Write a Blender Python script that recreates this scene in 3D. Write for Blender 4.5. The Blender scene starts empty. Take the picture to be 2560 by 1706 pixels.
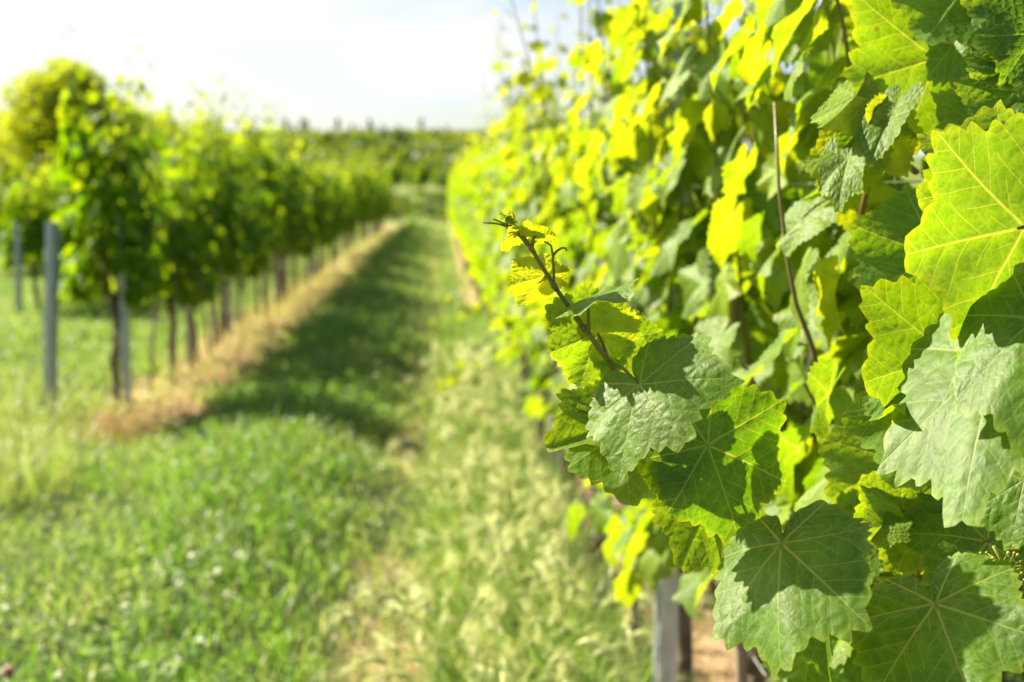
import bpy, math, random
import numpy as np
from mathutils import Vector, Matrix

R = math.radians
random.seed(7)
rng = np.random.default_rng(7)
scene = bpy.context.scene
COL = scene.collection

# ------------------------------------------------------------------ camera
FOCAL, CAM_H = 40.0, 1.40
YAW, PITCH = R(3.6), R(7.5)
cam = bpy.data.cameras.new("camera")
cam.lens = FOCAL; cam.sensor_width = 36.0
cam.clip_start = 0.02; cam.clip_end = 6000
cam.dof.use_dof = True; cam.dof.focus_distance = 0.82; cam.dof.aperture_fstop = 5.4
cam_o = bpy.data.objects.new("camera", cam); COL.objects.link(cam_o)
cam_o.location = (0, 0, CAM_H); cam_o.rotation_euler = (R(90) - PITCH, 0, -YAW)
scene.camera = cam_o

# ------------------------------------------------------------------ sky, sun, exposure
SUN_AZ = R(33)        # how far ahead of straight left the sun stands
SUN_EL = R(38)
to_sun = Vector((-math.cos(SUN_AZ) * math.cos(SUN_EL), math.sin(SUN_AZ) * math.cos(SUN_EL), math.sin(SUN_EL)))
world = bpy.data.worlds.new("World"); scene.world = world
world.use_nodes = True
wn, wl = world.node_tree.nodes, world.node_tree.links
wn.clear()
w_out = wn.new('ShaderNodeOutputWorld'); w_bg = wn.new('ShaderNodeBackground')
w_sky = wn.new('ShaderNodeTexSky'); w_sky.sky_type = 'NISHITA'; w_sky.sun_disc = False
w_sky.sun_elevation = SUN_EL; w_sky.sun_rotation = math.atan2(to_sun.x, to_sun.y)
w_sky.dust_density = 2.0; w_sky.air_density = 1.0; w_sky.altitude = 200
w_tc = wn.new('ShaderNodeTexCoord'); w_map = wn.new('ShaderNodeMapping')
w_map.inputs['Scale'].default_value = (1.4, 1.4, 6.0)
w_no = wn.new('ShaderNodeTexNoise'); w_no.inputs['Scale'].default_value = 2.4; w_no.inputs['Detail'].default_value = 6
w_rm = wn.new('ShaderNodeMapRange'); w_rm.inputs['From Min'].default_value = 0.47; w_rm.inputs['From Max'].default_value = 0.60
w_rm.inputs['To Min'].default_value = 0.25; w_rm.inputs['To Max'].default_value = 1.0
w_mx = wn.new('ShaderNodeMix'); w_mx.data_type = 'RGBA'
w_mx.inputs['B'].default_value = (5.7, 5.75, 5.85, 1)       # thin bright veil of cloud
wl.new(w_tc.outputs['Generated'], w_map.inputs['Vector']); wl.new(w_map.outputs[0], w_no.inputs['Vector'])
wl.new(w_no.outputs['Fac'], w_rm.inputs['Value']); w_sep = wn.new('ShaderNodeSeparateXYZ'); wl.new(w_tc.outputs['Generated'], w_sep.inputs[0])
w_el = wn.new('ShaderNodeMapRange'); w_el.interpolation_type = 'SMOOTHSTEP'           # the veil thins out overhead
w_el.inputs['From Min'].default_value = 0.16; w_el.inputs['From Max'].default_value = 0.25
w_el.inputs['To Min'].default_value = 1.0; w_el.inputs['To Max'].default_value = 0.05
wl.new(w_sep.outputs[2], w_el.inputs['Value'])
w_ml = wn.new('ShaderNodeMath'); w_ml.operation = 'MULTIPLY'
wl.new(w_rm.outputs[0], w_ml.inputs[0]); wl.new(w_el.outputs[0], w_ml.inputs[1]); wl.new(w_ml.outputs[0], w_mx.inputs['Factor'])
wl.new(w_sky.outputs[0], w_mx.inputs['A']); wl.new(w_mx.outputs['Result'], w_bg.inputs['Color'])
w_bg.inputs['Strength'].default_value = 0.055
wl.new(w_bg.outputs[0], w_out.inputs['Surface'])

sun = bpy.data.lights.new("sun", 'SUN'); sun.energy = 5.0; sun.angle = R(0.53); sun.color = (1.0, 0.90, 0.71)
sun_o = bpy.data.objects.new("sun", sun); COL.objects.link(sun_o)
sun_o.rotation_euler = to_sun.to_track_quat('Z', 'Y').to_euler()

scene.view_settings.view_transform = 'Standard'; scene.view_settings.look = 'None'
scene.view_settings.exposure = 1.68; scene.view_settings.gamma = 1.0
scene.cycles.use_denoising = True
scene.cycles.max_bounces = 8; scene.cycles.diffuse_bounces = 3; scene.cycles.glossy_bounces = 2
scene.cycles.transmission_bounces = 6; scene.cycles.transparent_max_bounces = 4
scene.cycles.sample_clamp_indirect = 6.0

# ------------------------------------------------------------------ helpers
FW = Vector((math.sin(YAW) * math.cos(PITCH), math.cos(YAW) * math.cos(PITCH), -math.sin(PITCH)))
RT = Vector((math.cos(YAW), -math.sin(YAW), 0)); UP = RT.cross(FW)
CAM = Vector((0, 0, CAM_H))

def at(px, py, d):
    """point of the place seen at (px, py) of the 2560 px wide photograph, d metres deep"""
    return CAM + d * (FW + RT * ((px - 1280) / 2560 * 36 / FOCAL) + UP * ((853 - py) / 2560 * 36 / FOCAL))

def project(p):
    """numpy (n,3) -> px, py (2560 px frame), depth"""
    q = p - np.array(CAM)
    d = q @ np.array(FW); d = np.where(np.abs(d) < 1e-4, 1e-4, d)
    return 1280 + (q @ np.array(RT)) / d * FOCAL / 36 * 2560, 853 - (q @ np.array(UP)) / d * FOCAL / 36 * 2560, d

class MB:
    """collects pieces; build() links them as ONE mesh object"""
    def __init__(s): s.v = []; s.idx = []; s.tot = []; s.uv = []; s.vuv = []; s.t = []; s.m = []; s.n = 0
    def add(s, v, idx, tot, uv=None, vuv=None, tint=0.0, mat=0):
        v = np.asarray(v, float); idx = np.asarray(idx, np.int64).ravel(); tot = np.asarray(tot, np.int64).ravel()
        s.v.append(v); s.idx.append(idx + s.n); s.tot.append(tot)
        z = np.zeros((len(idx), 2))
        s.uv.append(z if uv is None else uv); s.vuv.append(z if vuv is None else vuv)
        s.t.append(np.broadcast_to(np.asarray(tint, float), (len(v),)).copy() if np.ndim(tint) < 2 else tint)
        s.m.append(np.full(len(tot), mat, np.int32)); s.n += len(v)
    def tube(s, pts, rad, sides=6, tint=0.0, mat=0):
        pts = np.array([tuple(p) for p in pts], float); n = len(pts)
        rad = np.broadcast_to(np.asarray(rad, float), (n,))
        d = np.gradient(pts, axis=0); d /= np.linalg.norm(d, axis=1)[:, None] + 1e-12
        ref = np.array([0., 0, 1]) if abs(d[0, 2]) < .9 else np.array([1., 0, 0])
        a = np.cross(d, ref); a /= np.linalg.norm(a, axis=1)[:, None] + 1e-12
        b = np.cross(d, a)
        th = np.arange(sides) * 2 * np.pi / sides
        v = pts[:, None] + rad[:, None, None] * (np.cos(th)[None, :, None] * a[:, None] + np.sin(th)[None, :, None] * b[:, None])
        v = v.reshape(-1, 3)
        i = np.arange(n - 1)[:, None] * sides; j = np.arange(sides)[None]; k = (j + 1) % sides
        q = np.stack([i + j, i + k, i + sides + k, i + sides + j], -1).reshape(-1, 4)
        idx = np.concatenate([q.ravel(), np.arange(sides)[::-1], (n - 1) * sides + np.arange(sides)])
        tot = np.concatenate([np.full(len(q), 4), [sides, sides]])
        s.add(v, idx, tot, tint=tint, mat=mat)
    def box(s, c, size, rot=None, tint=0.0, mat=0):
        x, y, z = np.array(size) / 2
        v = np.array([[-x, -y, -z], [x, -y, -z], [x, y, -z], [-x, y, -z], [-x, -y, z], [x, -y, z], [x, y, z], [-x, y, z]])
        if rot is not None: v = v @ np.array(rot).T
        s.add(v + np.array(c), [[0, 3, 2, 1], [4, 5, 6, 7], [0, 1, 5, 4], [1, 2, 6, 5], [2, 3, 7, 6], [3, 0, 4, 7]], [4] * 6, tint=tint, mat=mat)
    def build(s, name, mats, parent=None, flat=False):
        me = bpy.data.meshes.new(name)
        v = np.concatenate(s.v); idx = np.concatenate(s.idx); tot = np.concatenate(s.tot)
        me.vertices.add(len(v)); me.vertices.foreach_set('co', v.astype(np.float32).ravel())
        me.loops.add(len(idx)); me.loops.foreach_set('vertex_index', idx.astype(np.int32))
        me.polygons.add(len(tot))
        st = np.concatenate([[0], np.cumsum(tot)[:-1]])
        me.polygons.foreach_set('loop_start', st.astype(np.int32))
        try: me.polygons.foreach_set('loop_total', tot.astype(np.int32))
        except Exception: pass
        me.polygons.foreach_set('material_index', np.concatenate(s.m))
        me.update(calc_edges=True)
        u = me.uv_layers.new(name='UVMap'); u.data.foreach_set('uv', np.concatenate(s.uv).astype(np.float32).ravel())
        u = me.uv_layers.new(name='vein'); u.data.foreach_set('uv', np.concatenate(s.vuv).astype(np.float32).ravel())
        at_ = me.attributes.new('tint', 'FLOAT', 'POINT'); at_.data.foreach_set('value', np.concatenate(s.t).astype(np.float32))
        if flat:
            f = me.attributes.new('sharp_face', 'BOOLEAN', 'FACE'); f.data.foreach_set('value', np.ones(len(tot), bool))
        for m in (mats if isinstance(mats, (list, tuple)) else [mats]): me.materials.append(m)
        me.update()
        o = bpy.data.objects.new(name, me); COL.objects.link(o)
        if parent: o.parent = parent
        return o

def tag(o, label=None, cat=None, group=None, kind=None):
    for k, v in (('label', label), ('category', cat), ('group', group), ('kind', kind)):
        if v: o[k] = v
    return o

def empty(name, loc=(0, 0, 0)):
    o = bpy.data.objects.new(name, None); COL.objects.link(o); o.location = loc
    o.empty_display_size = 0.1
    return o

def copy_tree(o, parent=None):
    c = o.copy(); COL.objects.link(c)
    if parent: c.parent = parent
    for ch in o.children: copy_tree(ch, c)
    return c

def vnoise(x, y, s, seed=0):
    """smooth value noise, numpy"""
    r = np.random.default_rng(1000 + seed).random((64, 64))
    x = np.asarray(x) / s; y = np.asarray(y) / s
    xi, yi = np.floor(x).astype(int), np.floor(y).astype(int); fx, fy = x - xi, y - yi
    fx = fx * fx * (3 - 2 * fx); fy = fy * fy * (3 - 2 * fy)
    g = lambda i, j: r[i % 64, j % 64]
    return (g(xi, yi) * (1 - fx) + g(xi + 1, yi) * fx) * (1 - fy) + (g(xi, yi + 1) * (1 - fx) + g(xi + 1, yi + 1) * fx) * fy

def sstep(a, b, x):
    t = np.clip((np.asarray(x, float) - a) / (b - a), 0, 1); return t * t * (3 - 2 * t)

# ------------------------------------------------------------------ materials
def newmat(name):
    m = bpy.data.materials.new(name); m.use_nodes = True
    nt = m.node_tree; nt.nodes.clear()
    return m, nt, nt.nodes.new('ShaderNodeOutputMaterial')

class NT:
    """tiny wrapper to write node graphs"""
    def __init__(s, nt): s.nt = nt
    def n(s, t, **kw):
        x = s.nt.nodes.new(t)
        for k, v in kw.items(): setattr(x, k, v)
        return x
    def put(s, sock, v):
        if hasattr(v, 'is_linked') or hasattr(v, 'links'): s.nt.links.new(v, sock)
        else: sock.default_value = v
    def math(s, op, a, b=None, c=None, clamp=False):
        x = s.n('ShaderNodeMath', operation=op); x.use_clamp = clamp
        s.put(x.inputs[0], a)
        if b is not None: s.put(x.inputs[1], b)
        if c is not None: s.put(x.inputs[2], c)
        return x.outputs[0]
    def rng(s, v, a, b, c=0.0, d=1.0, smooth=True):
        x = s.n('ShaderNodeMapRange'); x.interpolation_type = 'SMOOTHSTEP' if smooth else 'LINEAR'
        s.put(x.inputs['Value'], v); s.put(x.inputs['From Min'], a); s.put(x.inputs['From Max'], b)
        s.put(x.inputs['To Min'], c); s.put(x.inputs['To Max'], d)
        return x.outputs[0]
    def mix(s, f, a, b):
        x = s.n('ShaderNodeMix', data_type='RGBA')
        s.put(x.inputs['Factor'], f)
        s.put(x.inputs['A'], a if not isinstance(a, tuple) else (*a[:3], 1)); s.put(x.inputs['B'], b if not isinstance(b, tuple) else (*b[:3], 1))
        return x.outputs['Result']
    def noise(s, vec, scale, detail=3, rough=.5):
        x = s.n('ShaderNodeTexNoise'); x.inputs['Scale'].default_value = scale
        x.inputs['Detail'].default_value = detail; x.inputs['Roughness'].default_value = rough
        if vec is not None: s.nt.links.new(vec, x.inputs['Vector'])
        return x.outputs['Fac']

def leaf_material(name, detail=True):
    m, nt, out = newmat(name); g = NT(nt)
    tint = g.n('ShaderNodeAttribute', attribute_name='tint').outputs['Fac']
    geo = g.n('ShaderNodeNewGeometry')
    pr = g.n('ShaderNodeBsdfPrincipled'); tr = g.n('ShaderNodeBsdfTranslucent')
    top = g.mix(tint, (.068, .152, .003), (.21, .31, .005))
    und = g.mix(tint, (.085, .20, .022), (.19, .32, .018))
    tcol = g.mix(tint, (.15, .355, .001), (.64, .67, .003))
    if detail:
        flat = g.n('ShaderNodeUVMap', uv_map='UVMap').outputs[0]
        vu = g.n('ShaderNodeSeparateXYZ'); nt.links.new(g.n('ShaderNodeUVMap', uv_map='vein').outputs[0], vu.inputs[0])
        u, v = vu.outputs[0], vu.outputs[1]
        av = g.math('ABSOLUTE', v)
        wmain = g.math('MULTIPLY_ADD', u, -0.015, 0.021)
        main = g.rng(av, 0.0, wmain, 1.0, 0.0)
        side = g.math('MULTIPLY', g.math('GREATER_THAN', v, 0.0), 0.5)
        wob = g.math('MULTIPLY', g.noise(flat, 5.0, 1), 0.09)
        sc = g.math('MULTIPLY_ADD', g.math('ADD', g.math('MULTIPLY_ADD', av, -0.95, u), wob), 5.6, side)
        tri = g.math('ABSOLUTE', g.math('SUBTRACT', g.math('FRACT', sc), 0.5))    # 0.5 at a side vein, 0 between
        sec = g.rng(tri, 0.462, 0.497, 0.0, 1.0)
        vo = g.n('ShaderNodeTexVoronoi', feature='DISTANCE_TO_EDGE'); vo.inputs['Scale'].default_value = 15.0
        nt.links.new(flat, vo.inputs['Vector'])
        net = g.rng(vo.outputs['Distance'], 0.0, 0.10, 1.0, 0.0)
        vo2 = g.n('ShaderNodeTexVoronoi', feature='DISTANCE_TO_EDGE'); vo2.inputs['Scale'].default_value = 38.0
        nt.links.new(flat, vo2.inputs['Vector'])
        net2 = g.rng(vo2.outputs['Distance'], 0.0, 0.10, 1.0, 0.0)
        vein = g.math('MAXIMUM', main, g.math('MULTIPLY', sec, 0.75))
        vein = g.math('MAXIMUM', vein, g.math('MULTIPLY', net, 0.16))
        blot = g.rng(g.noise(flat, 4.5, 4, .6), .3, .7, 0.78, 1.2)
        shade = g.n('ShaderNodeHueSaturation'); nt.links.new(top, shade.inputs['Color']); nt.links.new(blot, shade.inputs['Value'])
        top = g.mix(g.math('MULTIPLY', vein, 0.75), shade.outputs[0], (.25, .33, .075))
        und = g.mix(g.math('MULTIPLY', vein, 0.6), und, (.28, .36, .10))
        tsh = g.n('ShaderNodeHueSaturation'); nt.links.new(tcol, tsh.inputs['Color'])
        nt.links.new(g.math('MULTIPLY', blot, g.rng(net2, 0, 1, .92, 1.1)), tsh.inputs['Value'])
        tcol = g.mix(g.math('MULTIPLY', vein, 0.8), tsh.outputs[0], (.72, .70, .06))
        # quilted surface: the blade swells between its veins
        h = g.math('MULTIPLY', g.rng(tri, 0.0, 0.5, 1.0, 0.0), 0.55)
        h = g.math('ADD', h, g.math('MULTIPLY', g.rng(vo.outputs['Distance'], 0, .32), 0.75))
        h = g.math('ADD', h, g.math('MULTIPLY', g.rng(vo2.outputs['Distance'], 0, .3), 0.22))
        h = g.math('SUBTRACT', h, g.math('MULTIPLY', main, 0.35))
        bp = g.n('ShaderNodeBump'); bp.inputs['Strength'].default_value = 0.8; bp.inputs['Distance'].default_value = 0.00055
        nt.links.new(h, bp.inputs['Height']); nt.links.new(bp.outputs[0], pr.inputs['Normal']); nt.links.new(bp.outputs[0], tr.inputs['Normal'])
    if detail:                                                # a few rusty specks
        vs = g.n('ShaderNodeTexVoronoi', feature='F1'); vs.inputs['Scale'].default_value = 7.0; nt.links.new(flat, vs.inputs['Vector'])
        sr = g.n('ShaderNodeSeparateColor'); nt.links.new(vs.outputs['Color'], sr.inputs[0])
        spot = g.math('MULTIPLY', g.rng(vs.outputs['Distance'], .05, .11, 1.0, 0.0), g.rng(sr.outputs[0], .80, .88))
        top = g.mix(g.math('MULTIPLY', spot, .8), top, (.20, .12, .04)); und = g.mix(g.math('MULTIPLY', spot, .8), und, (.20, .13, .05)); tcol = g.mix(g.math('MULTIPLY', spot, .75), tcol, (.22, .12, .02))
    back = geo.outputs['Backfacing']
    nt.links.new(g.mix(back, top, und), pr.inputs['Base Color'])
    nt.links.new(g.math('MULTIPLY_ADD', back, 0.15, 0.53), pr.inputs['Roughness'])
    pr.inputs['Specular IOR Level'].default_value = 0.42 if detail else 0.25
    nt.links.new(tcol, tr.inputs['Color'])
    mx = g.n('ShaderNodeMixShader'); mx.inputs[0].default_value = 0.46
    nt.links.new(pr.outputs[0], mx.inputs[1]); nt.links.new(tr.outputs[0], mx.inputs[2])
    nt.links.new(mx.outputs[0], out.inputs['Surface'])
    return m

def blade_material(name, c0, c1, t0, t1, fac=.4, rough=.5):
    m, nt, out = newmat(name); g = NT(nt)
    tint = g.n('ShaderNodeAttribute', attribute_name='tint').outputs['Fac']
    pr = g.n('ShaderNodeBsdfPrincipled'); tr = g.n('ShaderNodeBsdfTranslucent')
    pr.inputs['Roughness'].default_value = rough; pr.inputs['Specular IOR Level'].default_value = .4
    nt.links.new(g.mix(tint, c0, c1), pr.inputs['Base Color']); nt.links.new(g.mix(tint, t0, t1), tr.inputs['Color'])
    mx = g.n('ShaderNodeMixShader'); mx.inputs[0].default_value = fac
    nt.links.new(pr.outputs[0], mx.inputs[1]); nt.links.new(tr.outputs[0], mx.inputs[2]); nt.links.new(mx.outputs[0], out.inputs[0])
    return m

def rough_material(name, c0, c1, scale, rough=.8, bump=.4, dist=.004, stretch=(1, 1, 1), metallic=0.0):
    m, nt, out = newmat(name); g = NT(nt)
    tc = g.n('ShaderNodeTexCoord'); mp = g.n('ShaderNodeMapping'); mp.inputs['Scale'].default_value = stretch
    nt.links.new(tc.outputs['Object'], mp.inputs[0])
    a = g.noise(mp.outputs[0], scale, 5, .6)
    pr = g.n('ShaderNodeBsdfPrincipled'); pr.inputs['Roughness'].default_value = rough; pr.inputs['Metallic'].default_value = metallic
    nt.links.new(g.mix(g.rng(a, .3, .7), c0, c1), pr.inputs['Base Color'])
    bp = g.n('ShaderNodeBump'); bp.inputs['Strength'].default_value = bump; bp.inputs['Distance'].default_value = dist
    nt.links.new(a, bp.inputs['Height']); nt.links.new(bp.outputs[0], pr.inputs['Normal'])
    nt.links.new(pr.outputs[0], out.inputs[0])
    return m

M_LEAF = leaf_material('vine_leaf')
M_LEAF_FAR = leaf_material('vine_leaf_plain', detail=False)
M_BARK = rough_material('vine_bark', (.055, .040, .028), (.20, .15, .105), 26, .9, .9, .006, (1, 1, .18))
M_SHOOT = blade_material('green_shoot', (.15, .21, .03), (.21, .12, .045), (.3, .35, .03), (.25, .10, .03), .12, .4)
M_STEEL = rough_material('galvanised_steel', (.33, .37, .40), (.50, .53, .55), 30, .45, .1, .001, (1, 1, .3), .35)
M_WIRE = rough_material('wire', (.45, .47, .48), (.6, .62, .63), 60, .35, .05, .0005, metallic=.7)
M_STAKE = rough_material('stake_wood', (.16, .115, .085), (.30, .24, .19), 30, .85, .6, .003, (1, 1, .1))
M_GRASS = blade_material('grass_blade', (.078, .19, .022), (.44, .42, .14), (.235, .46, .03), (.60, .58, .16), .45, .42)
M_STRAW = blade_material('straw', (.34, .23, .11), (.55, .34, .13), (.4, .26, .10), (.55, .33, .12), .3, .6)
M_BARLEY = blade_material('barley', (.19, .33, .05), (.80, .82, .42), (.40, .60, .06), (.82, .82, .38), .42, .45)
M_TREE = blade_material('tree_leaf', (.12, .19, .01), (.20, .25, .012), (.44, .58, .006), (.72, .78, .012), .52, .5)
M_WOOD = blade_material('forest_leaf', (.05, .095, .016), (.12, .17, .02), (.14, .24, .012), (.40, .46, .02), .38, .6)
M_TRUNK = rough_material('tree_bark', (.07, .055, .04), (.16, .13, .10), 3, .9, .6, .02, (1, 1, .3))
M_FLOWERBUD = blade_material('flower_buds', (.20, .27, .03), (.42, .42, .06), (.4, .45, .03), (.55, .5, .05), .3, .5)
M_PINK = blade_material('clover_pink', (.55, .18, .26), (.75, .38, .42), (.6, .2, .25), (.7, .3, .35), .3, .6)
M_PLASTIC = rough_material('clip_plastic', (.62, .60, .58), (.72, .72, .70), 50, .4, .05, .0005)

def ground_material():
    m, nt, out = newmat('ground_soil_and_turf'); g = NT(nt)
    geo = g.n('ShaderNodeNewGeometry'); pos = geo.outputs['Position']
    sp = g.n('ShaderNodeSeparateXYZ'); nt.links.new(pos, sp.inputs[0]); x, y = sp.outputs[0], sp.outputs[1]
    big = g.noise(pos, .55, 4, .6); mid = g.noise(pos, 3.5, 5, .6); fine = g.noise(pos, 22, 5, .65)
    xw = g.math('ADD', x, g.math('MULTIPLY_ADD', mid, .5, -.25))
    def strip(c, hw, soft):
        d = g.math('ABSOLUTE', g.math('SUBTRACT', xw, c)); return g.rng(d, hw, hw + soft, 1.0, 0.0)
    rows = g.math('MULTIPLY', strip(-1.82, .24, .28), g.rng(y, 6.6, 7.2))
    for c, hw, sft in ((.60, .2, .22), (-.14, .05, .2)):
        st_ = strip(c, hw, sft); st_ = g.math('MULTIPLY', st_, g.rng(g.noise(pos, 1.1, 3), .42, .62)) if c == -.14 else st_
        rows = g.math('MAXIMUM', rows, st_)
    rows = g.math('MULTIPLY', rows, g.rng(y, 44, 46, 1.0, 0.0))
    trk = g.rng(g.math('ABSOLUTE', g.math('SUBTRACT', g.math('ADD', y, g.math('MULTIPLY', big, 2.0)), 48.5)), .9, 1.7, 1.0, 0.0)
    bare = g.math('MAXIMUM', rows, trk)
    soil = g.mix(g.rng(fine, .35, .65), (.36, .21, .12), (.56, .38, .23))
    soil = g.mix(g.rng(mid, .35, .7), soil, (.45, .32, .19))
    turf = g.mix(g.rng(fine, .3, .7), (.022, .048, .010), (.06, .09, .022))
    turf = g.mix(g.rng(big, .35, .7), turf, (.11, .15, .035))
    far = g.mix(g.rng(big, .3, .7), (.09, .14, .022), (.16, .20, .035))
    turf = g.mix(g.rng(y, 55, 75), turf, far)
    pr = g.n('ShaderNodeBsdfPrincipled'); pr.inputs['Roughness'].default_value = .95; pr.inputs['Specular IOR Level'].default_value = .15
    nt.links.new(g.mix(bare, turf, soil), pr.inputs['Base Color'])
    bp = g.n('ShaderNodeBump'); bp.inputs['Strength'].default_value = .7; bp.inputs['Distance'].default_value = .03
    nt.links.new(fine, bp.inputs['Height']); nt.links.new(bp.outputs[0], pr.inputs['Normal'])
    nt.links.new(pr.outputs[0], out.inputs[0])
    return m

# ------------------------------------------------------------------ terrain
def height(x, y):
    x = np.asarray(x, float); y = np.asarray(y, float)
    z = .05 * (vnoise(x, y, .9, 1) - .5) * sstep(60, 40, y) + .10 * (vnoise(x, y, 3.1, 2) - .5) * sstep(60, 30, y)
    z += -.05 * np.exp(-((x + .12) / .28) ** 2) * sstep(46, 40, y)                      # worn wheel track
    z += .06 * np.exp(-((x + .85) / .5) ** 2) * sstep(46, 40, y)
    z += 1.15 * sstep(47.5, 60, y) + .004 * np.maximum(y - 60, 0)
    hill = 14.2 * sstep(150, 330, y + .12 * x) * (1 - .35 * sstep(20, 160, np.abs(x + 35)))
    return z + hill + 1.5 * (vnoise(x, y, 60, 3) - .5) * sstep(120, 260, y)

def axis(parts):
    return np.unique(np.concatenate([np.arange(a, b, s) for a, b, s in parts]))
gx = axis([(-900, -120, 60), (-120, -30, 6), (-30, -6, 1.2), (-6, 3, .15), (3, 12, .8), (12, 60, 6), (60, 901, 60)])
gy = axis([(-200, -4, 14), (-4, 2, .6), (2, 16, .15), (16, 64, .6), (64, 120, 4), (120, 420, 10), (420, 2001, 80)])
X, Y = np.meshgrid(gx, gy, indexing='ij'); Z = height(X, Y)
b = MB(); nx, ny = X.shape
i = np.arange(nx - 1)[:, None] * ny; j = np.arange(ny - 1)[None]
q = np.stack([i + j, i + ny + j, i + ny + j + 1, i + j + 1], -1).reshape(-1, 4)
b.add(np.stack([X, Y, Z], -1).reshape(-1, 3), q, np.full(len(q), 4))
ground = b.build('ground', ground_material()); tag(ground, kind='structure')

# ------------------------------------------------------------------ grape leaf templates
CTRL = np.array([(0, 1.0), (10, .90), (21, .80), (31, .84), (46, .93), (57, .83), (76, .70), (90, .73), (106, .74), (122, .66),
                 (140, .62), (156, .55), (167, .42), (175, .20), (179, .06)], float)
VEIN_A = np.radians([0, 48, 104, 148]); SECT = np.radians([24, 76, 128])

def leaf_template(teeth, per_tooth, rings, lobing=1.0, tooth_amp=.085, fold=0.0, droop=.25, cup=0.0, wave=.06, seed=0, puff=0.0, twist=0.0, curl=0.0, basal=1.0):
    """flat palmate leaf of unit length: origin at the petiole, tip along +Y, upper side +Z"""
    r = np.random.default_rng(seed)
    bounds = np.concatenate([[0], SECT, [np.radians(178.5)]])
    cnt = np.maximum(2, np.round(np.diff(bounds) / np.pi * teeth * per_tooth)).astype(int)
    half = np.concatenate([np.linspace(bounds[k], bounds[k + 1], cnt[k], endpoint=False) for k in range(4)] + [[bounds[-1]]])
    th = np.concatenate([-half[::-1][:-1], half])
    a = np.abs(np.degrees(th))
    rc = CTRL[:, 1].copy(); mean = np.interp(CTRL[:, 0], [0, 100, 150, 180], [.93, .72, .6, .05]); rc = mean + (rc - mean) * lobing
    asym = 1 + .05 * np.sin(th + r.uniform(0, 6)) + .025 * np.sin(3 * th + r.uniform(0, 6))
    rad = np.interp(a, CTRL[:, 0], rc) * asym
    ph = a / 180 * teeth * (1 + .05 * np.sin(a / 17 + r.uniform(0, 6)))
    f = ph - np.floor(ph); pk = .62
    tri = np.where(f < pk, f / pk, (1 - f) / (1 - pk))
    if per_tooth < 2.5: tri = (np.arange(len(th)) % 2).astype(float)
    tri = tri ** .75
    amp = tooth_amp * (0.55 + .8 * np.sin(np.floor(ph) * 2.3 + r.uniform(0, 6)) ** 2)
    rad *= 1 + amp * (tri - .45) * sstep(178, 165, a)
    lev = np.linspace(0, 1, rings + 1)[1:] if rings > 1 else np.array([1.0])
    if rings > 3: lev = lev ** .85
    n = len(th)
    v = [np.zeros((1, 3))]
    for l in lev:
        rr = rad * l if l == 1 else (np.interp(a, CTRL[:, 0], rc) * asym) * (l * .985)
        v.append(np.stack([rr * np.sin(th), rr * np.cos(th), np.zeros(n)], -1))
    v = np.concatenate(v)
    idx, tot = [], []
    k = np.arange(n - 1)
    tri_f = np.stack([np.zeros(n - 1, int), 1 + k + 1, 1 + k], -1); idx.append(tri_f.ravel()); tot.append(np.full(n - 1, 3)); fth = [k]
    for L in range(len(lev) - 1):
        o, p = 1 + L * n, 1 + (L + 1) * n
        idx.append(np.stack([o + k, o + k + 1, p + k + 1, p + k], -1).ravel()); tot.append(np.full(n - 1, 4)); fth.append(k)
    idx = np.concatenate(idx); tot = np.concatenate(tot); fk = np.concatenate(fth)
    mid = (th[fk] + th[fk + 1]) / 2
    sec = np.searchsorted(SECT, np.abs(mid)); va = VEIN_A[sec] * np.sign(mid + 1e-9)
    va_l = np.repeat(va, tot); P = v[idx][:, :2]
    u_ = P[:, 0] * np.sin(va_l) + P[:, 1] * np.cos(va_l); v_ = P[:, 0] * np.cos(va_l) - P[:, 1] * np.sin(va_l)
    uv = P * .5 + .5 + np.array([r.uniform(0, 7), r.uniform(0, 7)]) * 0; vuv = np.stack([u_, v_], -1)
    # relief: grooves along main veins, swelling between, then fold / droop / waves
    x, y = v[:, 0].copy(), v[:, 1].copy(); R2 = x * x + y * y; rr = np.sqrt(R2); ang = np.arctan2(x, y)
    dv = np.full(len(v), 9.)
    for aa in VEIN_A[:3]:
        for sg in (-1, 1):
            uu = x * np.sin(sg * aa) + y * np.cos(sg * aa); ww = x * np.cos(sg * aa) - y * np.sin(sg * aa)
            dv = np.minimum(dv, np.where(uu > 0, np.abs(ww), 9))
    dv = np.minimum(dv, .25)
    z = puff * (1 - np.exp(-dv / .06)) + .15 * puff * np.sin(dv * 60 + rr * 22) * np.minimum(dv / .1, 1)
    z += fold * np.abs(x) + cup * R2 - droop * np.maximum(y, 0) ** 2 * .6 - .12 * droop * np.abs(x) ** 1.5
    z += wave * rr ** 2 * np.sin(5 * ang + r.uniform(0, 6)) + .6 * wave * rr ** 2 * np.sin(8 * ang + r.uniform(0, 6))
    z += wave * .35 * np.sin(4 * x + r.uniform(0, 6)) * np.sin(3.5 * y + r.uniform(0, 6))
    z += twist * x * y
    if curl: z += curl * np.maximum(rr - .6, 0) ** 1.5 * (1 + np.sin(2 * ang + 1)) 
    y = np.where(y < 0, y * basal, y)
    w = np.stack([x * (1 - .25 * abs(fold)), y * (1 - .1 * droop), z], -1)
    return w, idx, tot, uv, vuv

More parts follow.
